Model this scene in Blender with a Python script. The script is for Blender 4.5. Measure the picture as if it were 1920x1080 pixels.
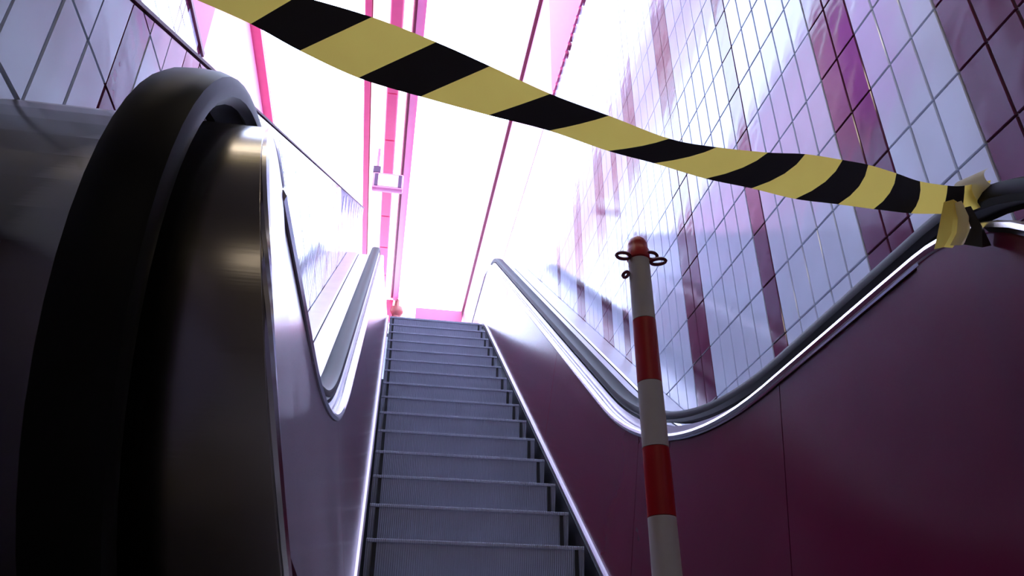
import bpy, bmesh, math, random
from mathutils import Matrix, Vector
random.seed(7)
for o in list(bpy.data.objects): bpy.data.objects.remove(o, do_unlink=True)
S = bpy.context.scene
COL = S.collection
OZ = 0.12                      # the camera stands 12 cm above the lower floor; shapes below are written relative to the lens

# ------------------------------------------------------------------ camera, sky, exposure
cam = bpy.data.cameras.new('camera'); cam.sensor_width = 36.0; cam.lens = 36.0 * 1474 / 1920
cam.clip_start = 0.02; cam.clip_end = 200
co = bpy.data.objects.new('camera', cam); COL.objects.link(co)
R3 = [[0.98542, -0.08707, 0.14615], [-0.17009, -0.48896, 0.85556], [0.00303, 0.86795, 0.49664]]
m = Matrix([[r[0], r[1], -r[2]] for r in R3]).to_4x4(); m.translation = (0, 0, OZ)
co.matrix_world = m
S.camera = co
w = bpy.data.worlds.new('world'); S.world = w; w.use_nodes = True
bg = w.node_tree.nodes['Background']
bg.inputs[0].default_value = (0.56, 0.67, 1.0, 1); bg.inputs[1].default_value = 9.5
S.view_settings.view_transform = 'Standard'; S.view_settings.look = 'None'
S.view_settings.gamma = 1.0; S.view_settings.use_curve_mapping = False
S.view_settings.exposure = 0.0

# ------------------------------------------------------------------ materials
def nodes_of(name):
    mt = bpy.data.materials.new(name); mt.use_nodes = True
    nt = mt.node_tree; return mt, nt, nt.nodes['Principled BSDF']
def mat(name, col, rough=0.5, metal=0.0, spec=0.5, ior=None, bump=None, var=0.0, vscale=6.0, coat=0.0):
    mt, nt, b = nodes_of(name)
    b.inputs['Base Color'].default_value = (*col, 1); b.inputs['Roughness'].default_value = rough
    b.inputs['Metallic'].default_value = metal
    b.inputs['Specular IOR Level'].default_value = spec
    if ior: b.inputs['IOR'].default_value = ior
    if coat: b.inputs['Coat Weight'].default_value = coat; b.inputs['Coat Roughness'].default_value = 0.05
    tc = nt.nodes.new('ShaderNodeTexCoord')
    if var:
        n = nt.nodes.new('ShaderNodeTexNoise'); n.inputs['Scale'].default_value = vscale; n.inputs['Detail'].default_value = 4
        nt.links.new(tc.outputs['Object'], n.inputs['Vector'])
        rp = nt.nodes.new('ShaderNodeValToRGB')
        rp.color_ramp.elements[0].position = 0.3; rp.color_ramp.elements[1].position = 0.7
        rp.color_ramp.elements[0].color = (*[c * (1 - var) for c in col], 1)
        rp.color_ramp.elements[1].color = (*[min(1, c * (1 + var)) for c in col], 1)
        nt.links.new(n.outputs['Fac'], rp.inputs[0]); nt.links.new(rp.outputs[0], b.inputs['Base Color'])
    if bump:
        sc, st, stretch = bump
        mp = nt.nodes.new('ShaderNodeMapping'); mp.inputs['Scale'].default_value = stretch
        n2 = nt.nodes.new('ShaderNodeTexNoise'); n2.inputs['Scale'].default_value = sc; n2.inputs['Detail'].default_value = 2
        bp = nt.nodes.new('ShaderNodeBump'); bp.inputs['Strength'].default_value = st; bp.inputs['Distance'].default_value = 0.01
        nt.links.new(tc.outputs['Object'], mp.inputs['Vector']); nt.links.new(mp.outputs[0], n2.inputs['Vector'])
        nt.links.new(n2.outputs['Fac'], bp.inputs['Height']); nt.links.new(bp.outputs[0], b.inputs['Normal'])
    return mt
def emit(name, col, st):
    mt, nt, b = nodes_of(name)
    b.inputs['Base Color'].default_value = (*col, 1)
    b.inputs['Emission Color'].default_value = (*col, 1); b.inputs['Emission Strength'].default_value = st
    return mt
M_white = mat('white_glazed_tile', (0.72, 0.80, 0.93), 0.10, spec=0.5, ior=1.6, bump=(9, 0.10, (1, 1, 1)), var=0.04, vscale=3)
M_dark = mat('dark_red_glazed_tile', (0.15, 0.03, 0.075), 0.10, spec=0.5, ior=1.6, bump=(9, 0.12, (1, 1, 1)), var=0.12, vscale=5)
M_grout = mat('grey_grout', (0.42, 0.40, 0.56), 0.6, var=0.1)
M_concrete = mat('grey_concrete', (0.22, 0.21, 0.22), 0.8, var=0.15, vscale=3)
M_hall = mat('hall_plaster', (0.40, 0.37, 0.34), 0.8, var=0.1)
M_magenta = mat('magenta_paint', (0.62, 0.025, 0.56), 0.5, var=0.04)
M_lav = mat('lavender_white_paint', (0.72, 0.72, 0.82), 0.5, var=0.04)
M_pink = mat('pink_paint', (0.85, 0.14, 0.28), 0.5, var=0.04)
M_palepink = mat('pale_pink_paint', (0.90, 0.36, 0.54), 0.4, var=0.03)
M_red = mat('red_paint', (0.80, 0.10, 0.20), 0.4, var=0.05)
M_maroon = mat('maroon_paint', (0.18, 0.02, 0.05), 0.5, var=0.05)
M_panel = mat('dark_red_lacquer', (0.110, 0.009, 0.031), 0.22, spec=0.35, ior=1.42, var=0.10, vscale=2.5)
M_steel = mat('brushed_steel', (0.40, 0.37, 0.33), 0.23, metal=1.0, bump=(30, 0.012, (0.15, 6, 6)), var=0.06, vscale=4)
M_chrome = mat('bright_aluminium', (0.80, 0.78, 0.82), 0.22, metal=1.0, var=0.04, vscale=8)
M_deck = mat('satin_aluminium', (0.55, 0.54, 0.58), 0.34, metal=1.0, var=0.06, vscale=5)
M_rubber = mat('black_rubber', (0.009, 0.009, 0.009), 0.48, spec=0.12, var=0.2, vscale=7)
M_gap = mat('black_gap', (0.01, 0.01, 0.012), 0.7, var=0.1)
M_skirt = mat('skirt_steel', (0.20, 0.20, 0.22), 0.35, metal=0.9, var=0.08)
M_stepw = mat('step_nosing', (0.36, 0.38, 0.44), 0.6, metal=0.1, spec=0.2, var=0.1)
M_trim = mat('grey_aluminium', (0.50, 0.45, 0.50), 0.38, metal=0.8, var=0.05)
M_plate = mat('floor_plate', (0.25, 0.25, 0.25), 0.45, metal=0.8, var=0.12)
M_postw = mat('white_plastic', (0.66, 0.62, 0.58), 0.4, var=0.07, vscale=14)
M_postr = mat('red_plastic', (0.50, 0.012, 0.015), 0.35, var=0.10, vscale=14)
M_hook = mat('dark_red_plastic', (0.16, 0.01, 0.03), 0.4, var=0.1)
M_lamp = emit('lamp_diffuser', (0.96, 0.88, 1.0), 2.2)
M_hallamp = emit('warm_lamp_diffuser', (1.0, 0.86, 0.68), 9.0)
M_sign = emit('lit_sign_face', (1.0, 0.97, 1.0), 1.6)
M_signframe = mat('dark_violet_metal', (0.12, 0.08, 0.14), 0.4, metal=0.5, var=0.1)
M_brown = mat('brown_metal', (0.30, 0.10, 0.08), 0.4, metal=0.3, var=0.1)

# step metal with fine cleats running along the step
def step_mat():
    mt, nt, b = nodes_of('grooved_step_metal')
    b.inputs['Base Color'].default_value = (0.45, 0.45, 0.47, 1); b.inputs['Metallic'].default_value = 0.25; b.inputs['Roughness'].default_value = 0.5
    tc = nt.nodes.new('ShaderNodeTexCoord'); wv = nt.nodes.new('ShaderNodeTexWave')
    wv.bands_direction = 'X'; wv.inputs['Scale'].default_value = 33.0
    bp = nt.nodes.new('ShaderNodeBump'); bp.inputs['Strength'].default_value = 0.5; bp.inputs['Distance'].default_value = 0.004
    n = nt.nodes.new('ShaderNodeTexNoise'); n.inputs['Scale'].default_value = 5.0
    rp = nt.nodes.new('ShaderNodeValToRGB')
    rp.color_ramp.elements[0].color = (0.32, 0.34, 0.40, 1); rp.color_ramp.elements[1].color = (0.43, 0.45, 0.53, 1)
    nt.links.new(tc.outputs['Object'], wv.inputs['Vector']); nt.links.new(wv.outputs['Fac'], bp.inputs['Height'])
    nt.links.new(bp.outputs[0], b.inputs['Normal'])
    nt.links.new(tc.outputs['Object'], n.inputs['Vector']); nt.links.new(n.outputs['Fac'], rp.inputs[0]); nt.links.new(rp.outputs[0], b.inputs['Base Color'])
    return mt
M_step = step_mat()
def film(name, col, tr):
    mt = bpy.data.materials.new(name); mt.use_nodes = True; nt = mt.node_tree
    b = nt.nodes['Principled BSDF']; b.inputs['Roughness'].default_value = 0.35
    n = nt.nodes.new('ShaderNodeTexNoise'); n.inputs['Scale'].default_value = 11
    rp = nt.nodes.new('ShaderNodeValToRGB')
    rp.color_ramp.elements[0].color = (*[c * 0.9 for c in col], 1); rp.color_ramp.elements[1].color = (*[min(1, c * 1.1) for c in col], 1)
    tc = nt.nodes.new('ShaderNodeTexCoord'); nt.links.new(tc.outputs['Object'], n.inputs['Vector'])
    nt.links.new(n.outputs['Fac'], rp.inputs[0]); nt.links.new(rp.outputs[0], b.inputs['Base Color'])
    t = nt.nodes.new('ShaderNodeBsdfTranslucent'); nt.links.new(rp.outputs[0], t.inputs[0])
    mx = nt.nodes.new('ShaderNodeMixShader'); mx.inputs[0].default_value = tr
    nt.links.new(b.outputs[0], mx.inputs[1]); nt.links.new(t.outputs[0], mx.inputs[2])
    nt.links.new(mx.outputs[0], nt.nodes['Material Output'].inputs['Surface'])
    return mt
M_yellow = film('yellow_film', (1.0, 0.75, 0.15), 0.6)
M_black = film('black_film', (0.022, 0.018, 0.018), 0.05)
M_pale = film('pale_yellow_film', (0.95, 0.86, 0.60), 0.5)
def glass():
    mt = bpy.data.materials.new('roof_glass'); mt.use_nodes = True; nt = mt.node_tree
    nt.nodes.remove(nt.nodes['Principled BSDF'])
    t = nt.nodes.new('ShaderNodeBsdfTransparent'); t.inputs[0].default_value = (0.97, 0.97, 0.97, 1)
    g = nt.nodes.new('ShaderNodeBsdfGlossy'); g.inputs['Roughness'].default_value = 0.05
    mx = nt.nodes.new('ShaderNodeMixShader'); mx.inputs[0].default_value = 0.04
    nt.links.new(t.outputs[0], mx.inputs[1]); nt.links.new(g.outputs[0], mx.inputs[2])
    nt.links.new(mx.outputs[0], nt.nodes['Material Output'].inputs['Surface'])
    return mt
M_glass = glass()

# ------------------------------------------------------------------ mesh helpers
class MB:
    def __init__(s): s.v = []; s.f = []; s.mi = []; s.mats = []
    def quad(s, idx, mi=0): s.f.append(tuple(idx)); s.mi.append(mi)
    def box(s, x0, x1, y0, y1, z0, z1, mi=0, c=0.0):
        b = len(s.v)
        if c <= 0:
            s.v += [(x, y, z) for z in (z0, z1) for y in (y0, y1) for x in (x0, x1)]
            for q in ((0, 2, 3, 1), (4, 5, 7, 6), (0, 1, 5, 4), (2, 6, 7, 3), (0, 4, 6, 2), (1, 3, 7, 5)): s.quad([b + i for i in q], mi)
        else:
            bm = bmesh.new(); bmesh.ops.create_cube(bm, size=1.0)
            for v in bm.verts: v.co = ((x0 + x1) / 2 + v.co.x * (x1 - x0), (y0 + y1) / 2 + v.co.y * (y1 - y0), (z0 + z1) / 2 + v.co.z * (z1 - z0))
            bmesh.ops.bevel(bm, geom=list(bm.edges), offset=c, segments=2, affect='EDGES', profile=0.5)
            bm.verts.index_update()
            s.v += [tuple(v.co) for v in bm.verts]
            for f in bm.faces: s.quad([b + v.index for v in f.verts], mi)
            bm.free()
    def grid(s, rows, closed=False, caps=False, mi=0):
        """rows: list of rings of points"""
        b = len(s.v); n = len(rows[0])
        for r in rows: s.v += [tuple(p) for p in r]
        for i in range(len(rows) - 1):
            for j in range(n if closed else n - 1):
                k = (j + 1) % n
                s.quad((b + i * n + j, b + i * n + k, b + (i + 1) * n + k, b + (i + 1) * n + j), mi if not callable(mi) else mi(i, j))
        if caps:
            s.quad([b + j for j in range(n)][::-1], 0); s.quad([b + (len(rows) - 1) * n + j for j in range(n)], 0)
    def tube(s, pts, r, n=8, closed=False, mi=0, squash=1.0):
        rows = []; L = len(pts); pts = [Vector(p) for p in pts]
        for i, p in enumerate(pts):
            a = pts[(i - 1) % L] if (i or closed) else p; c = pts[(i + 1) % L] if (i < L - 1 or closed) else p
            d = (c - a).normalized(); u = d.cross(Vector((0, 0, 1)))
            if u.length < 1e-3: u = d.cross(Vector((1, 0, 0)))
            u.normalize(); q = u.cross(d)
            rows.append([p + u * (r * math.cos(t)) + q * (r * squash * math.sin(t)) for t in [2 * math.pi * k / n for k in range(n)]])
        if closed: rows.append(rows[0])
        s.grid(rows, closed=True, caps=not closed, mi=mi)
    def lathe(s, cx, cy, prof, n=24, mi=0):
        rows = [[(cx + r * math.cos(2 * math.pi * k / n), cy + r * math.sin(2 * math.pi * k / n), z) for k in range(n)] for r, z in prof]
        s.grid(rows, closed=True, caps=True, mi=mi)
    def prism(s, poly, x0, x1, mi=0):
        """poly in (y,z), extruded along x"""
        b = len(s.v); n = len(poly)
        s.v += [(x0, y, z) for y, z in poly] + [(x1, y, z) for y, z in poly]
        s.quad([b + i for i in range(n)], mi); s.quad([b + n + i for i in range(n)][::-1], mi)
        for i in range(n): s.quad((b + i, b + n + i, b + n + (i + 1) % n, b + (i + 1) % n), mi)
    def build(s, name, mats, parent=None, smooth=False, base=None, solid=0.0, bevel=0.0, recalc=True):
        """links ONE mesh object; parent: a thing (dict entry in ROOT gives its location)"""
        me = bpy.data.meshes.new(name)
        off = ROOT.get(parent.name, Vector((0, 0, 0))) if parent else (Vector(base) if base else Vector((0, 0, 0)))
        me.from_pydata([(x - off.x, y - off.y, z + OZ - off.z) for x, y, z in s.v], [], s.f); me.update()
        if not isinstance(mats, (list, tuple)): mats = [mats]
        for mm in mats: me.materials.append(mm)
        me.polygons.foreach_set('material_index', s.mi)
        if recalc:
            bm = bmesh.new(); bm.from_mesh(me); bmesh.ops.recalc_face_normals(bm, faces=bm.faces); bm.to_mesh(me); bm.free()
        if smooth:
            for p in me.polygons: p.use_smooth = True
            try: me.set_sharp_from_angle(angle=math.radians(42))
            except Exception: pass
        o = bpy.data.objects.new(name, me); COL.objects.link(o)
        if parent:
            o.parent = parent; ROOT[o.name] = off
        else:
            o.location = off; ROOT[o.name] = off
        if solid:
            md = o.modifiers.new('thick', 'SOLIDIFY'); md.thickness = solid; md.offset = 0
        if bevel:
            md = o.modifiers.new('edge', 'BEVEL'); md.width = bevel; md.segments = 2; md.limit_method = 'ANGLE'
        return o
ROOT = {}
def thing(name, label, cat, loc=(0, 0, 0), group=None):
    o = bpy.data.objects.new(name, None); COL.objects.link(o); o.location = loc; o.empty_display_size = 0.1
    o['label'] = label; o['category'] = cat
    if group: o['group'] = group
    ROOT[o.name] = Vector(loc); return o
def tag(o, label, cat, group=None):
    o['label'] = label; o['category'] = cat
    if group: o['group'] = group
    return o
def struct(o, label=None):
    o['kind'] = 'structure'
    if label: o['label'] = label
    return o

# ------------------------------------------------------------------ escalator side curves (camera height = 0)
TA = 0.798; AL = math.atan(TA)
FLOOR = -0.12; LAND = 3.90
XR, XL, XF = 1.473, -0.573, -2.10          # right wall, middle wall, far left wall
CEIL = 7.8; WTOP = 5.85; Y0R = 1.6   # the glazed roof starts at Y0R
def smooth_path(zb, line0, zt, Rb, Rt):
    """z(Y): level zb, arc, incline z = line0+(Y-3.2477)*TA, arc, level zt"""
    yb = 3.2477 + (zb - line0) / TA; yt = 3.2477 + (zt - line0) / TA
    lb = Rb * math.tan(AL / 2); lt = Rt * math.tan(AL / 2)
    y1, y2 = yb - lb, yb + lb * math.cos(AL)
    y3, y4 = yt - lt * math.cos(AL), yt + lt
    def f(y):
        if y <= y1: return zb
        if y < y2: return zb + Rb - math.sqrt(Rb * Rb - (y - y1) ** 2)
        if y <= y3: return line0 + (y - 3.2477) * TA
        if y < y4: return zt - Rt + math.sqrt(Rt * Rt - (y4 - y) ** 2)
        return zt
    return f
z_s = smooth_path(-0.06, 0.5413, LAND + 0.05, 2.0, 1.5)              # skirt trim line
z_d = smooth_path(0.84, 0.5413 + 0.65, LAND + 0.93, 2.6, 1.0)        # upper edge of the inner panels
YS = sorted(set([0.0 + 0.1 * k for k in range(12, 100)]))
YEND = 9.8
def xs(side): return 0.955 if side > 0 else -0.055
def xt(side, y):
    if side > 0: return 1.055
    k = max(0.0, min(1.0, (2.7 - y) / 1.7)); return -0.17 - 0.055 * k
def ex(side, y, e): return xt(side, y) + side * e
def xin(side, y, z):
    a = z_s(y); b = z_d(y); t = (z - a) / (b - a); return xs(side) + (xt(side, y) - xs(side)) * t

# ------------------------------------------------------------------ setting: walls, floors, ceiling
TW, TH = 0.1101, 0.2509
def tile_mesh(name, mtl, w=TW - 0.005, h=TH - 0.005, d=0.009, c=0.0025):
    """a tile standing in the YZ plane, face towards -X"""
    rings = [(0, w / 2, h / 2), (-(d - c), w / 2, h / 2), (-d, w / 2 - c, h / 2 - c)]
    v = []; f = []
    for x, a, b in rings: v += [(x, -a, -b), (x, a, -b), (x, a, b), (x, -a, b)]
    for r in range(2):
        for j in range(4):
            k = (j + 1) % 4; f.append((r * 4 + j, r * 4 + k, r * 4 + 4 + k, r * 4 + 4 + j))
    f.append((8, 9, 10, 11))
    me = bpy.data.meshes.new(name); me.from_pydata(v, [], f)
    bm = bmesh.new(); bm.from_mesh(me); bmesh.ops.recalc_face_normals(bm, faces=bm.faces)
    for q in bm.faces:
        pass
    bm.to_mesh(me); bm.free(); me.materials.append(mtl); return me
T_white = tile_mesh('white_tile', M_white); T_dark = tile_mesh('dark_tile', M_dark)
C0 = Vector((0, 0, 0))
def dist(y, z, x): return math.sqrt(x * x + y * y + z * z)
def tile_cell_merge(mb, x, yc, zc, face, mi, poly=None):
    """a joined-in tile; face = -1 towards -X, +1 towards +X"""
    w, h, d = TW - 0.005, TH - 0.005, 0.009
    if poly is None: poly = [(yc - w / 2, zc - h / 2), (yc + w / 2, zc - h / 2), (yc + w / 2, zc + h / 2), (yc - w / 2, zc + h / 2)]
    mb.prism(poly, x, x + face * d, mi)
def lay_tiles(wall, x, face, cells, limit):
    """cells: (y, z, dark); the nearest ones as pieces, the rest joined"""
    cells.sort(key=lambda c: dist(c[0], c[1], x) + (50 if c[0] < 0.75 else 0))
    for (y, z, dk) in cells[:limit]:
        o = bpy.data.objects.new('tile', T_dark if dk else T_white); COL.objects.link(o); o.parent = wall
        o.location = (x, y, z + OZ)
        o.rotation_euler = (0, random.gauss(0, 0.0022), (0 if face < 0 else math.pi) + random.gauss(0, 0.0022))
    rest = cells[limit:]
    if rest:
        mb = MB()
        for (y, z, dk) in rest: tile_cell_merge(mb, x, y, z, face, 1 if dk else 0)
        o = mb.build('tile_field', [M_white, M_dark], wall); o['kind'] = 'stuff'

# right wall: the tall tiled side wall
mb = MB(); mb.box(XR, XR + 0.3, -5.0, 15.5, FLOOR - 0.3, WTOP); mb.box(XR, XR + 0.3, 6.05, 15.5, WTOP, CEIL)
wall_right = struct(mb.build('wall_right', M_grout))
dark_right = {12, 13, 20, 27, 28, 3, 4, 5, -1, -2, -8, -14, -15, -20, -21, -24, -27, -28, -33, -34, -40, -47, -48, -55, -62, -63}
cells = []
for c in range(-76, 40):
    yc = 1.672 - TW * (c + 0.5)
    for r in range(-15, 8):
        zc = 2.083 - TH * (r + 0.5)
        if zc + TH / 2 > WTOP or zc < z_d(max(1.2, yc)) - 0.2: continue
        cells.append((yc, zc, c in dark_right))
lay_tiles(wall_right, XR, -1, cells, 300)   # nearest 300 in the frame one by one
mb = MB(); mb.box(XR - 0.012, XR + 0.02, 6.05, 15.4, WTOP + 0.01, CEIL - 0.03); mb.build('upper_wall_panel', M_palepink, wall_right)
mb = MB(); mb.box(XR - 0.02, XR + 0.3, 4.6, 6.05, WTOP + 0.03, CEIL, c=0.006); mb.build('fascia_panel', M_magenta, wall_right)
mb = MB(); mb.box(XR - 0.02, XR + 0.3, Y0R, 4.59, WTOP + 0.03, CEIL, c=0.006); mb.build('fascia_panel', M_lav, wall_right)
for k in range(16):
    y = 4.4 + k * 0.11; mb = MB(); mb.box(XR - 0.03, XR + 0.01, y, y + 0.07, WTOP - 0.015, WTOP + 0.028, c=0.004); mb.build('cornice_block', M_pink, wall_right)

# middle wall between this escalator and the next flight, with a sloping top
def top_m(y): return 1.282 + 0.646 * (y - 1.196)
mb = MB(); mb.prism([(-0.3, FLOOR), (15.0, FLOOR), (15.0, 5.0), (9.9, 5.0), (9.9, top_m(9.9)), (-0.3, top_m(-0.3))], XL - 0.12, XL)
wall_mid = struct(mb.build('wall_middle', M_grout))
def clip_top(poly):
    out = []; n = len(poly)
    for i in range(n):
        (y0, z0), (y1, z1) = poly[i], poly[(i + 1) % n]
        a, b = top_m(y0) - 0.012 - z0, top_m(y1) - 0.012 - z1
        if a >= 0: out.append((y0, z0))
        if a * b < 0:
            t = a / (a - b); out.append((y0 + (y1 - y0) * t, z0 + (z1 - z0) * t))
    return out
dark_mid = {2, 5, 6, 13, 14, 19, 27, 28, 35, 41, 42, 50}
cells = []; cut = []
for c in range(-4, 81):
    yc = 0.975 + TW * (c + 0.5)
    for r in range(-4, 26):
        zc = 0.801 + TH * (r + 0.5)
        if zc < z_d(max(1.2, yc)) - 0.2 or zc - TH / 2 > top_m(yc + TW / 2) - 0.03: continue
        if zc + TH / 2 - 0.003 > top_m(yc - TW / 2) - 0.012: cut.append((c, yc, zc))
        else: cells.append((yc, zc, c in dark_mid))
nfull = min(len(cells), 240)
lay_tiles(wall_mid, XL, 1, cells, nfull)
w_, h_ = TW - 0.005, TH - 0.005
cut.sort(key=lambda c: dist(c[1], c[2], XL))
for i, (c, yc, zc) in enumerate(cut[:300 - nfull]):
    poly = clip_top([(yc - w_ / 2, zc - h_ / 2), (yc + w_ / 2, zc - h_ / 2), (yc + w_ / 2, zc + h_ / 2), (yc - w_ / 2, zc + h_ / 2)])
    if len(poly) < 3: continue
    mb = MB(); mb.prism(poly, XL, XL + 0.009); mb.build('tile', M_dark if c in dark_mid else M_white, wall_mid)
mb = MB()
mb.prism([(-0.3, top_m(-0.3) - 0.003), (9.9, top_m(9.9) - 0.003), (9.9, top_m(9.9) + 0.007), (-0.3, top_m(-0.3) + 0.007)], XL - 0.13, XL + 0.012)
mb.build('coping', M_maroon, wall_mid)

# far left wall beyond the next flight
mb = MB(); mb.box(XF - 0.3, XF, -5.0, 15.5, FLOOR - 0.3, CEIL)
wall_left = struct(mb.build('wall_left', M_grout))
cells = []
for c in range(0, 86):
    yc = 0.6 + TW * (c + 0.5)
    for r in range(-8, 15):
        zc = 2.083 + TH * (r + 0.5)
        if zc + TH / 2 > WTOP or zc < 0.8 + 0.55 * yc - 1.4: continue
        cells.append((yc, zc, c % 13 in (3, 4, 9)))
cells.sort(key=lambda q: abs(q[0] - 5.0) + abs(q[1] - 4.9))
near = cells[:200]
for (y, z, dk) in near:
    o = bpy.data.objects.new('tile', T_dark if dk else T_white); COL.objects.link(o); o.parent = wall_left
    o.location = (XF, y, z + OZ); o.rotation_euler = (0, random.gauss(0, 0.002), math.pi + random.gauss(0, 0.002))
mb = MB()
for (y, z, dk) in cells[200:]: tile_cell_merge(mb, XF, y, z, 1, 1 if dk else 0)
o = mb.build('tile_field', [M_white, M_dark], wall_left); o['kind'] = 'stuff'
mb = MB(); mb.box(XF - 0.02, XF + 0.02, 5.0, 6.05, WTOP + 0.03, CEIL, c=0.006); mb.build('fascia_panel', M_magenta, wall_left)
mb = MB(); mb.box(XF - 0.02, XF + 0.02, Y0R, 4.99, WTOP + 0.03, CEIL, c=0.006); mb.build('fascia_panel', M_lav, wall_left)
mb = MB(); mb.box(XF - 0.02, XF + 0.012, 6.05, 15.4, WTOP + 0.01, CEIL - 0.03); mb.build('upper_wall_panel', M_palepink, wall_left)
mb = MB(); mb.box(XF - 0.01, XF + 0.035, Y0R, 6.05, WTOP - 0.02, WTOP + 0.03); mb.build('cornice_strip', M_maroon, wall_left)

# floors
mb = MB(); mb.box(XF, XR, -5.0, 3.2, FLOOR - 0.3, FLOOR); struct(mb.build('floor', M_concrete))
mb = MB(); mb.prism([(0.5, FLOOR - 0.3), (0.8, FLOOR), (8.0, LAND - 0.05), (8.0, LAND - 0.5)], XF, XL - 0.12); struct(mb.build('floor_ramp', M_concrete))
mb = MB(); mb.box(XF, XR, 9.9, 15.5, LAND - 0.3, LAND - 0.02); mb.box(XF, XL - 0.12, 8.0, 9.9, LAND - 0.3, LAND - 0.02)
struct(mb.build('floor_upper', M_concrete))
# lower hall: dark ceiling and back wall behind the camera, front bulkhead up to the high soffit
mb = MB(); mb.box(XF, XR, -5.0, 0.4, 2.7, 3.0); mb.box(XF, XR, 0.4, Y0R, 2.7, 3.0)
mb.box(XF, XR, Y0R - 0.2, Y0R, 3.0, CEIL + 0.2)
struct(mb.build('ceiling', M_hall))
mb = MB(); mb.box(XF, XR, -5.3, -5.0, FLOOR - 0.3, 3.0); struct(mb.build('wall_back', M_hall))
for i, (x, y) in enumerate([(-0.45, 1.05), (0.8, 1.05), (-0.9, -2.9), (0.5, -2.9)]):
    t = thing('ceiling_light', ['warm strip light on the low hall ceiling, nearest the newel', 'warm strip light on the low hall ceiling, nearest the posts',
              'warm strip light deep in the hall on the parapet side', 'warm strip light deep in the hall on the tall wall side'][i], 'lamp', (x, y, 2.7 + OZ), 'strip lights of the lower hall')
    mb = MB(); mb.box(x - 0.55, x + 0.55, y - 0.09, y + 0.09, 2.65, 2.70, c=0.01); mb.build('housing', M_signframe, t)
    mb = MB(); mb.box(x - 0.52, x + 0.52, y - 0.06, y + 0.06, 2.63, 2.652, c=0.006); mb.build('diffuser', M_hallamp, t)

# glazed roof: panes between the side walls and the central trough
TX0, TX1 = -0.67, 0.08
roof = MB(); roof.box(XF, XF + 0.13, Y0R, 15.5, CEIL - 0.02, CEIL + 0.08)
roof_o = struct(roof.build('ceiling_glazing', M_pink))
mb = MB(); mb.box(XR - 0.055, XR + 0.02, Y0R, 15.5, CEIL - 0.02, CEIL + 0.06); mb.build('edge_strip', M_maroon, roof_o)
for (x0, x1) in ((XF + 0.13, TX0), (TX1, XR - 0.02)):
    for k in range(10):
        y = Y0R + k * 1.39; mb = MB(); mb.box(x0, x1, y, y + 1.39, CEIL + 0.03, CEIL + 0.05); mb.build('pane', M_glass, roof_o)

# central light trough hanging under the roof
tr = thing('light_trough', 'long pink and white light trough running along the middle of the bright ceiling', 'light trough', (-0.3, 9.7, CEIL + OZ))
def strip(name, x0, x1, z0, z1, mtl, ya=Y0R, yb=14.3):
    mb = MB(); mb.box(x0, x1, ya, yb, CEIL + z0, CEIL + z1); return mb.build(name, mtl, tr)
strip('housing', TX0, TX1, 0.0, 0.14, M_palepink)
strip('edge_rail', -0.655, -0.585, -0.05, -0.001, M_pink)
strip('groove', -0.585, -0.57, -0.012, -0.001, M_maroon)
strip('lamp_diffuser', -0.565, -0.36, -0.03, -0.001, M_lamp)
for k in range(12):
    y = 2.3 + k * 1.0; mb = MB(); mb.box(-0.345, -0.205, y + 0.012, y + 0.988, CEIL - 0.045, CEIL - 0.001, c=0.005); mb.build('panel', M_pink, tr)
strip('lamp_diffuser', -0.19, -0.085, -0.03, -0.001, M_lamp)
mb = MB(); mb.tube([(-0.055, Y0R, CEIL - 0.02), (-0.055, 14.2, CEIL - 0.02)], 0.016); mb.build('cable', M_maroon, tr)
strip('edge_rail', -0.03, 0.05, -0.04, -0.001, M_palepink)

# hanging sign and the far fixture
sg = thing('hanging_sign', 'small white lit sign with dark ends hanging under the ceiling trough', 'sign', (-0.25, 9.5, 7.0 + OZ))
mb = MB(); mb.box(-0.475, -0.02, 9.5, 9.62, 7.02, 7.30, c=0.02); mb.build('housing', M_palepink, sg, smooth=True)
mb = MB(); mb.box(-0.445, -0.395, 9.488, 9.502, 7.05, 7.27, c=0.004); mb.build('end_frame', M_signframe, sg)
mb = MB(); mb.box(-0.095, -0.045, 9.488, 9.502, 7.05, 7.27, c=0.004); mb.build('end_frame', M_signframe, sg)
mb = MB(); mb.box(-0.39, -0.10, 9.492, 9.502, 7.06, 7.26, c=0.004); mb.build('face', M_sign, sg)
mb = MB(); mb.box(-0.48, -0.37, 9.5, 9.58, 7.30, 7.42, c=0.01); mb.build('bracket', M_signframe, sg)
mb = MB(); mb.tube([(-0.42, 9.54, 7.42), (-0.42, 9.54, CEIL - 0.032)], 0.02); mb.build('hanger', M_palepink, sg)
fx = thing('ceiling_speaker', 'small brown fixture hanging at the far end of the ceiling trough', 'fixture', (0.06, 14.3, 7.3 + OZ))
mb = MB(); mb.lathe(0.06, 14.35, [(0.05, 7.80), (0.05, 7.66), (0.12, 7.62), (0.14, 7.52), (0.10, 7.44), (0.07, 7.42), (0.07, 7.25)]); mb.build('body', M_brown, fx, smooth=True)
mb = MB(); mb.box(-0.16, -0.02, 14.3, 14.4, 7.28, 7.78, c=0.01); mb.build('arm', M_red, fx)
# end of the hall: red lintels, glazed end
mb = MB(); mb.prism([(14.6, 7.46), (14.75, 7.46), (14.75, 7.80), (14.6, 7.80)], 0.46, 1.42); struct(mb.build('trim_1', M_red))
mb = MB(); mb.box(XF + 0.02, -0.22, 14.6, 14.75, 7.30, 7.62); struct(mb.build('trim_2', M_red))
mb = MB(); mb.box(XF, XR, 15.45, 15.5, LAND, 7.9); struct(mb.build('window_1', M_glass))

# ------------------------------------------------------------------ the escalator
esc = thing('escalator', 'dark red escalator with grey steps rising between two tiled walls', 'escalator', (0.45, 1.3, FLOOR + OZ))
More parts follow.
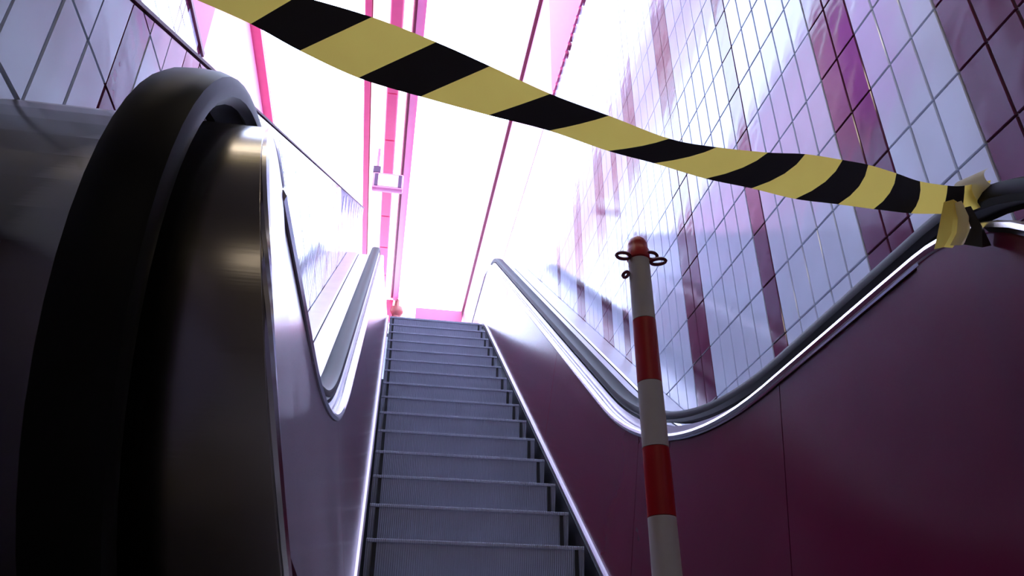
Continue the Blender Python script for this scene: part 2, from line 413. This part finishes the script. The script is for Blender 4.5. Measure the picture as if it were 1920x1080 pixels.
# steps
P0 = (3.2477, 0.5413); DS = 0.345; RUN, RISE = DS * math.cos(AL), DS * math.sin(AL)
step_bm = MB()
def step_pts(yn, zn):
    """side profile of one step, nosing at (yn, zn)"""
    p = [(yn, zn)]
    for k in range(1, 7):
        t = k / 6; p.append((yn + 0.004 + 0.05 * math.sin(t * math.pi / 2) * t, zn - 0.008 - (RISE - 0.012) * t))
    return p
sx0, sx1 = -0.03, 0.925
first = None
for k in range(-4, 17):
    s = 0.306 + DS * k
    yn = P0[0] + s * math.cos(AL); zn = P0[1] + s * math.sin(AL)
    if k < -1: zn = max(zn + 0.02, FLOOR + 0.03 * (k + 5))
    if zn > LAND - 0.02: zn = LAND - 0.005 - 0.002 * (17 - k)
    if first is None or k < 0 or k > 13:
        mb = MB(); pr = step_pts(yn, zn)
        rows = [[(x, y, z) for y, z in [(yn + RUN + 0.06, zn + 0.0)] + pr] for x in (sx0, sx1)]
        mb.grid(rows)
        st = mb.build('step', M_step, esc, smooth=True, solid=0.0)
        mb = MB(); mb.box(sx0, sx1, yn - 0.004, yn + 0.02, zn - 0.012, zn + 0.004, c=0.003); mb.build('nosing', M_step, st)
        mb = MB()
        mb.box(sx1 - 0.045, sx1 - 0.028, yn - 0.001, yn + 0.01, zn - RISE + 0.02, zn - 0.012); mb.build('edge_groove', M_gap, st)
        mb = MB()
        mb.box(sx0 + 0.028, sx0 + 0.045, yn - 0.001, yn + 0.01, zn - RISE + 0.02, zn - 0.012); mb.build('edge_groove', M_gap, st)
        if k == 0: first = st; y0, z0 = yn, zn
    else:
        c = first.copy(); COL.objects.link(c); c.location = (first.location.x, first.location.y + yn - y0, first.location.z + zn - z0)
        for ch in list(first.children):
            d = ch.copy(); COL.objects.link(d); d.parent = c

def rng(a, b, n): return [a + (b - a) * i / n for i in range(n + 1)]
def sweep(side, prof, ya, yb, zf, n=None, closed=True, xf=None):
    """prof(y) -> list of (x, z) ring points"""
    n = n or max(4, int((yb - ya) / 0.08)); rows = []
    for y in rng(ya, yb, n): rows.append([(x, y, z) for x, z in prof(y)])
    mb = MB(); mb.grid(rows, closed=closed, caps=closed); return mb
JOINTS = {1: [1.222, 1.84, 3.02, 4.45, 6.4, 8.4, YEND], -1: [1.222, 2.89, 4.45, 6.4, 8.4, YEND]}
DR = 0.412
for side in (1, -1):
    DC = (1.22, 0.445 if side > 0 else 0.47)
    # inner panels
    js = JOINTS[side]
    for a, b in zip(js[:-1], js[1:]):
        def ring(y):
            zb, zt = z_s(y) + 0.03, z_d(y) - 0.002
            x0, x1 = xin(side, y, zb), xin(side, y, zt)
            return [(x0, zb), (x1, zt), (x1 + side * 0.012, zt), (x0 + side * 0.012, zb)]
        sweep(side, ring, a + 0.002, b - 0.002, None).build('inner_panel', M_panel, esc, smooth=True)
    # panel inside the round newel end
    pts = [(1.218, DC[1] + DR)] + [(DC[0] - DR * math.sin(t) * 0.99, DC[1] + DR * math.cos(t) * 0.99) for t in rng(0.1, 2.35, 18)]
    lo = [(y, max(z, z_s(1.2) + 0.03)) for y, z in pts]
    mb = MB(); rows = []
    for y, z in lo: rows.append([(xin(side, 1.2, z), y, z), (xin(side, 1.2, z), 1.218, z)])
    mb.grid(rows); mb.build('newel_panel', M_panel, esc, solid=0.01)
    # dark backing behind the panels
    def ringb(y):
        zb, zt = z_s(y), z_d(y) - 0.01
        x0, x1 = xin(side, y, zb) + side * 0.02, xin(side, y, zt) + side * 0.02
        return [(x0, zb), (x1, zt), (x1 + side * 0.02, zt), (x0 + side * 0.02, zb)]
    sweep(side, ringb, 1.2, YEND, None).build('panel_backing', M_gap, esc)
    # skirt plate and its bright trim strip
    def ring2(y):
        z = z_s(y); x = xs(side)
        return [(x, z + 0.0), (x, z - 0.26), (x + side * 0.01, z - 0.26), (x + side * 0.01, z + 0.0)]
    sweep(side, ring2, 1.0, YEND, None).build('skirt_plate', M_skirt, esc)
    def ring3(y):
        z = z_s(y); x = xs(side)
        return [(x - side * 0.012, z + 0.002), (x - side * 0.013, z + 0.022), (x - side * 0.006, z + 0.031), (x + side * 0.02, z + 0.031), (x + side * 0.02, z + 0.002)]
    o = sweep(side, ring3, 1.0, YEND, None).build('skirt_trim', M_trim, esc); o['label'] = 'narrow bright metal strip'
    def ring4(y):
        z = z_s(y); x = xs(side)
        return [(x - side * 0.010, z - 0.03), (x - side * 0.013, z - 0.014), (x - side * 0.002, z - 0.004), (x + side * 0.004, z - 0.004), (x + side * 0.004, z - 0.03)]
    sweep(side, ring4, 1.0, YEND, None).build('brush_strip', M_gap, esc)
    # bright edge strip above the panels
    ya = 1.21
    def ring5(y):
        z = z_d(y); E = lambda e: ex(side, y, e)
        return [(E(-0.006), z), (E(-0.009), z + 0.014), (E(-0.002), z + 0.026), (E(0.012), z + 0.030), (E(0.03), z + 0.026), (E(0.03), z)]
    o = sweep(side, ring5, ya, YEND, None).build('edge_strip', M_chrome, esc, smooth=True); o['label'] = 'bright metal strip along the panel edge'
    # outer deck from the strip to the wall, in two boards with a groove
    wx = (XR - 0.013) if side > 0 else (XL + 0.013)
    def ring6(y):
        z = z_d(y); E = lambda e: ex(side, y, e)
        return [(E(0.03), z), (E(0.03), z + 0.018), (E(0.038), z + 0.018), (E(0.046), z + 0.062), (E(0.118), z + 0.062), (E(0.128), z + 0.018), (E(0.26), z + 0.018), (E(0.26), z)]
    sweep(side, ring6, ya, YEND, None).build('handrail_deck', M_deck, esc)
    def ring7(y):
        z = z_d(y); a = ex(side, y, 0.268)
        return [(a, z), (a, z + 0.022), (a + side * 0.01, z + 0.030), (wx, z + 0.030), (wx, z)]
    sweep(side, ring7, ya, YEND, None).build('outer_deck', M_deck, esc)
    def ring7b(y):
        z = z_d(y); E = lambda e: ex(side, y, e)
        return [(E(0.255), z - 0.02), (E(0.255), z + 0.008), (E(0.275), z + 0.008), (E(0.275), z - 0.02)]
    sweep(side, ring7b, ya, YEND, None).build('deck_groove', M_gap, esc)
    # rounded steel newel end, from the inner panel to the wall
    rows = []
    for t in rng(0.0, math.pi, 28):
        y, z = DC[0] - DR * math.sin(t), DC[1] + DR * math.cos(t)
        xi = xin(side, 1.2, max(z, -0.02)); rows.append([(xi, y, z), (xi + side * 0.004, y - 0.004 * math.sin(t), z + 0.004 * math.cos(t)), (wx, y - 0.004 * math.sin(t), z + 0.004 * math.cos(t))])
    mb = MB(); mb.grid(rows); o = mb.build('newel_cap', M_steel, esc, smooth=True, solid=0.006); o['label'] = 'rounded brushed steel end of the balustrade'
    mb = MB(); mb.tube(([(ex(side, y, -0.002), y, z_d(y) + 0.016) for y in rng(YEND, 1.32, 100)] if side > 0 else []) + [(xin(side, 1.2, max(DC[1] + DR * math.cos(t), -0.02)) - side * 0.002, DC[0] - DR * math.sin(t), DC[1] + DR * math.cos(t)) for t in rng(0.0, math.pi, 28)], 0.013 if side > 0 else 0.007)
    mb.build('edge_bead', M_chrome, esc, smooth=True)
    # handrail: level top, incline, then the round return at the newel
    HR, HC, HZ = 0.466, (1.22, 0.475), 0.101
    HX = lambda y: ex(side, y, 0.084)
    path = []
    for y in rng(YEND, 1.22, 110): path.append((y, z_d(y) + HZ))
    for t in rng(0, math.pi, 30)[1:]: path.append((HC[0] - HR * math.sin(t), HC[1] + HR * math.cos(t)))
    path.append((1.45, HC[1] - HR))
    sec = [(-0.032, -0.024), (-0.044, -0.012), (-0.0445, 0.004), (-0.039, 0.016), (-0.025, 0.0215), (0.0, 0.023), (0.025, 0.0215), (0.039, 0.016), (0.0445, 0.004), (0.044, -0.012), (0.032, -0.024), (0.024, -0.016), (-0.024, -0.016)]
    rows = []
    for i, (y, z) in enumerate(path):
        a = path[max(0, i - 1)]; b = path[min(len(path) - 1, i + 1)]
        dy, dz = b[0] - a[0], b[1] - a[1]; L = math.hypot(dy, dz); ny, nz = dz / L, -dy / L      # outward normal
        xc = HX(max(y, 1.22))
        rows.append([(xc + u, y + ny * v, z + nz * v) for u, v in sec])
    mb = MB(); mb.grid(rows, closed=True, caps=True); o = mb.build('handrail', M_rubber, esc, smooth=True); o['label'] = 'black rubber handrail'
# entry plate and comb
mb = MB(); mb.box(xs(-1), xs(1), 0.6, 1.75, FLOOR, FLOOR + 0.012); mb.build('floor_plate', M_plate, esc)
mb = MB(); mb.box(xs(-1) + 0.01, xs(1) - 0.01, 1.75, 1.95, FLOOR, FLOOR + 0.02, c=0.006); mb.build('comb_plate', M_chrome, esc)
mb = MB(); mb.box(xs(-1), xs(1), 7.95, 9.9, LAND - 0.05, LAND - 0.005); mb.build('landing_plate', M_plate, esc)
mb = MB(); mb.prism([(1.3, FLOOR), (2.6, FLOOR - 0.02), (8.2, LAND - 0.45), (8.2, LAND - 0.6), (2.8, FLOOR - 0.3), (1.3, FLOOR - 0.3)], XL + 0.02, XR - 0.02); mb.build('truss', M_gap, esc)

# ------------------------------------------------------------------ chain post
BX, BY = 0.4845, 1.302
po = thing('chain_post', 'red and white striped plastic chain post standing before the escalator steps', 'post', (BX, BY, FLOOR + OZ))
def rad(z): return 0.0272 - 0.0055 * (z + 0.1) / 0.95
zs_ = [FLOOR + 0.05, -0.022, 0.098, 0.2125, 0.3281, 0.4506, 0.5762, 0.7076, 0.8455]
for i, (a, b) in enumerate(zip(zs_[:-1], zs_[1:])):
    red = i % 2 == 0
    mb = MB(); mb.lathe(BX, BY, [(rad(a), a + 0.0006), (rad(b), b - 0.0006)], 28)
    mb.build('red_band' if (i % 2 == 0) else 'white_band', M_postr if red else M_postw, po, smooth=True)
mb = MB(); mb.lathe(BX, BY, [(0.020, 0.8455), (0.0235, 0.848), (0.0235, 0.868), (0.0205, 0.872), (0.0205, 0.882), (0.0175, 0.893), (0.011, 0.900), (0.004, 0.903)], 24); mb.build('cap', M_postr, po, smooth=True)
for i, (ax, az) in enumerate(((200, 0.846), (-25, 0.838), (40, 0.858), (175, 0.812))):
    a = math.radians(ax); r0 = 0.020; L = 0.030 if i < 3 else 0.010
    cx, cy = BX + math.cos(a) * (r0 + L / 2 + 0.004), BY + math.sin(a) * (r0 + L / 2 + 0.004)
    if i == 2: cy -= 0.03; cx -= 0.004
    pts = [(cx + math.cos(a) * (L / 2) * math.cos(t) - math.sin(a) * 0.011 * math.sin(t), cy + math.sin(a) * (L / 2) * math.cos(t) + math.cos(a) * 0.011 * math.sin(t), az) for t in [2 * math.pi * k / 18 for k in range(18)]]
    mb = MB(); mb.tube(pts, 0.0036, 6, closed=True); mb.build('chain_eye', M_hook, po, smooth=True)
mb = MB(); mb.lathe(BX, BY, [(0.15, FLOOR + 0.0125), (0.15, FLOOR + 0.03), (0.13, FLOOR + 0.045), (0.05, FLOOR + 0.055), (0.03, FLOOR + 0.07)], 32); mb.build('base', M_rubber, po, smooth=True)

# ------------------------------------------------------------------ barrier tape
TAPE = [[[-0.3583,0.7868,0.9271],[-0.3714,0.7862,0.9197],[-0.3843,0.7855,0.9124],[-0.397,0.7848,0.9052],[-0.4095,0.784,0.8979]],[[-0.2712,0.8102,0.9363],[-0.2859,0.811,0.9263],[-0.3004,0.8117,0.9163],[-0.3147,0.8124,0.9063],[-0.3289,0.813,0.8965]],[[-0.1776,0.8321,0.946],[-0.193,0.8355,0.9317],[-0.2082,0.8388,0.9175],[-0.2232,0.842,0.9034],[-0.2381,0.8451,0.8894]],[[-0.0713,0.8574,0.9504],[-0.0964,0.8612,0.9316],[-0.121,0.8649,0.913],[-0.1453,0.8684,0.8946],[-0.1691,0.8718,0.8764]],[[0.0295,0.8843,0.9443],[0.0007,0.8886,0.9241],[-0.0276,0.8928,0.9042],[-0.0554,0.8968,0.8844],[-0.0828,0.9006,0.8649]],[[0.1185,0.9092,0.9334],[0.0913,0.9131,0.9159],[0.0646,0.9167,0.8985],[0.0382,0.9203,0.8813],[0.0122,0.9236,0.8642]],[[0.2231,0.9381,0.9182],[0.1982,0.9407,0.9046],[0.1732,0.9432,0.8912],[0.1481,0.9454,0.8778],[0.1228,0.9474,0.8646]],[[0.329,0.9622,0.909],[0.3049,0.9641,0.8978],[0.2796,0.9656,0.8867],[0.2532,0.9667,0.8759],[0.2256,0.9674,0.8652]],[[0.4429,0.9874,0.8973],[0.4194,0.9894,0.8868],[0.393,0.9907,0.8766],[0.3639,0.9912,0.8668],[0.3323,0.991,0.8572]],[[0.5347,0.9992,0.9014],[0.5113,1.0024,0.8892],[0.4839,1.0047,0.8774],[0.4527,1.006,0.8661],[0.4177,1.0064,0.8552]],[[0.6366,1.0082,0.9114],[0.6154,1.0143,0.8949],[0.5885,1.0192,0.8792],[0.5559,1.0228,0.8641],[0.5179,1.025,0.8497]],[[0.7127,1.0124,0.9221],[0.6966,1.0208,0.903],[0.6738,1.0279,0.8846],[0.6446,1.0336,0.8671],[0.6091,1.0379,0.8503]],[[0.7915,1.0202,0.9259],[0.7784,1.03,0.9052],[0.7586,1.0385,0.8853],[0.732,1.0456,0.8663],[0.699,1.0513,0.8481]],[[0.8467,1.0262,0.9271],[0.8417,1.0364,0.9076],[0.8303,1.0454,0.8888],[0.8125,1.0532,0.8707],[0.7885,1.0597,0.8535]],[[0.9092,1.0357,0.9229],[0.9063,1.0449,0.9056],[0.8979,1.0532,0.8889],[0.8843,1.0605,0.8727],[0.8653,1.0669,0.8573]],[[0.9622,1.0444,0.9178],[0.9648,1.0527,0.9032],[0.9632,1.0604,0.8891],[0.9574,1.0673,0.8754],[0.9474,1.0734,0.8623]],[[1.0248,1.0498,0.9201],[1.0242,1.0566,0.9076],[1.0224,1.0633,0.8953],[1.0194,1.0697,0.8831],[1.0151,1.0759,0.8711]],[[1.0635,1.0506,0.9258],[1.0638,1.0574,0.9136],[1.0634,1.064,0.9015],[1.0625,1.0706,0.8894],[1.0609,1.077,0.8775]],[[1.1225,1.0466,0.9435],[1.1192,1.0521,0.933],[1.1171,1.0578,0.9224],[1.1163,1.0637,0.9116],[1.1168,1.0698,0.9007]]]
tp = thing('barrier_tape', 'yellow and black striped barrier tape strung across the escalator entrance', 'barrier tape', (0.35, 0.98, 0.9 + OZ))
pre = [[[TAPE[0][0][0] - 0.085 * k + 0.03 * v * 0, TAPE[0][0][1] - 0.02 * k, TAPE[0][0][2] - 0.014 * k - 0.012 * v] for v in range(5)] for k in (2, 1)]
STR = pre + TAPE
for name, par, mtl in (('yellow_stripe', 1, M_yellow), ('black_stripe', 0, M_black)):
    for i in range(len(STR) - 1):
        if i % 2 != par: continue
        A, B = STR[i], STR[i + 1]; rows = []
        for k in range(7):
            t = k / 6; row = []
            for v in range(5):
                # Catmull-Rom along the tape keeps the sag smooth
                p0 = Vector(STR[max(i - 1, 0)][v]); p1 = Vector(A[v]); p2 = Vector(B[v]); p3 = Vector(STR[min(i + 2, len(STR) - 1)][v])
                row.append(0.5 * ((2 * p1) + (p2 - p0) * t + (2 * p0 - 5 * p1 + 4 * p2 - p3) * t * t + (3 * p1 - p0 - 3 * p2 + p3) * t ** 3))
            rows.append(row)
        mb = MB(); mb.grid(rows); mb.build(name, mtl, tp, smooth=True)
def ribbon(name, mtl, rows):
    mb = MB(); mb.grid(rows); mb.build(name, mtl, tp, smooth=True)
# loop of tape over the handrail and the loose ends below the knot
rx = 1.148
rows = []
for k in range(17):
    t = math.pi * (0.74 + 0.62 * k / 16)
    xx, zz = rx + 0.066 * math.cos(t), 0.934 + 0.036 * math.sin(t)
    rows.append([(xx - 0.010 * v, 1.045 + 0.016 * v, zz) for v in (-1, 0, 1, 2)])
ribbon('wrap', M_pale, rows)
ribbon('loose_end', M_yellow, [[(0.985, 1.03, 0.862), (1.002, 1.024, 0.866), (1.020, 1.03, 0.862)], [(0.968, 1.03, 0.825), (0.985, 1.018, 0.826), (1.012, 1.03, 0.822)], [(0.950, 1.03, 0.786), (0.970, 1.02, 0.784), (1.000, 1.03, 0.790)], [(0.934, 1.03, 0.753), (0.950, 1.025, 0.756), (0.972, 1.03, 0.760)]])
ribbon('loose_end', M_pale, [[(1.000, 1.026, 0.858), (1.012, 1.018, 0.860), (1.022, 1.026, 0.858)], [(0.996, 1.022, 0.822), (1.010, 1.012, 0.822), (1.022, 1.024, 0.820)], [(0.985, 1.024, 0.790), (0.999, 1.016, 0.788), (1.014, 1.026, 0.790)], [(0.965, 1.026, 0.762), (0.980, 1.02, 0.760), (0.994, 1.028, 0.768)]])
ribbon('tail', M_black, [[(1.014, 1.018, 0.845), (1.022, 1.012, 0.845), (1.028, 1.018, 0.843)], [(1.008, 1.014, 0.797), (1.022, 1.004, 0.795), (1.036, 1.016, 0.798)], [(0.982, 1.014, 0.758), (1.006, 1.002, 0.747), (1.040, 1.016, 0.764)]])
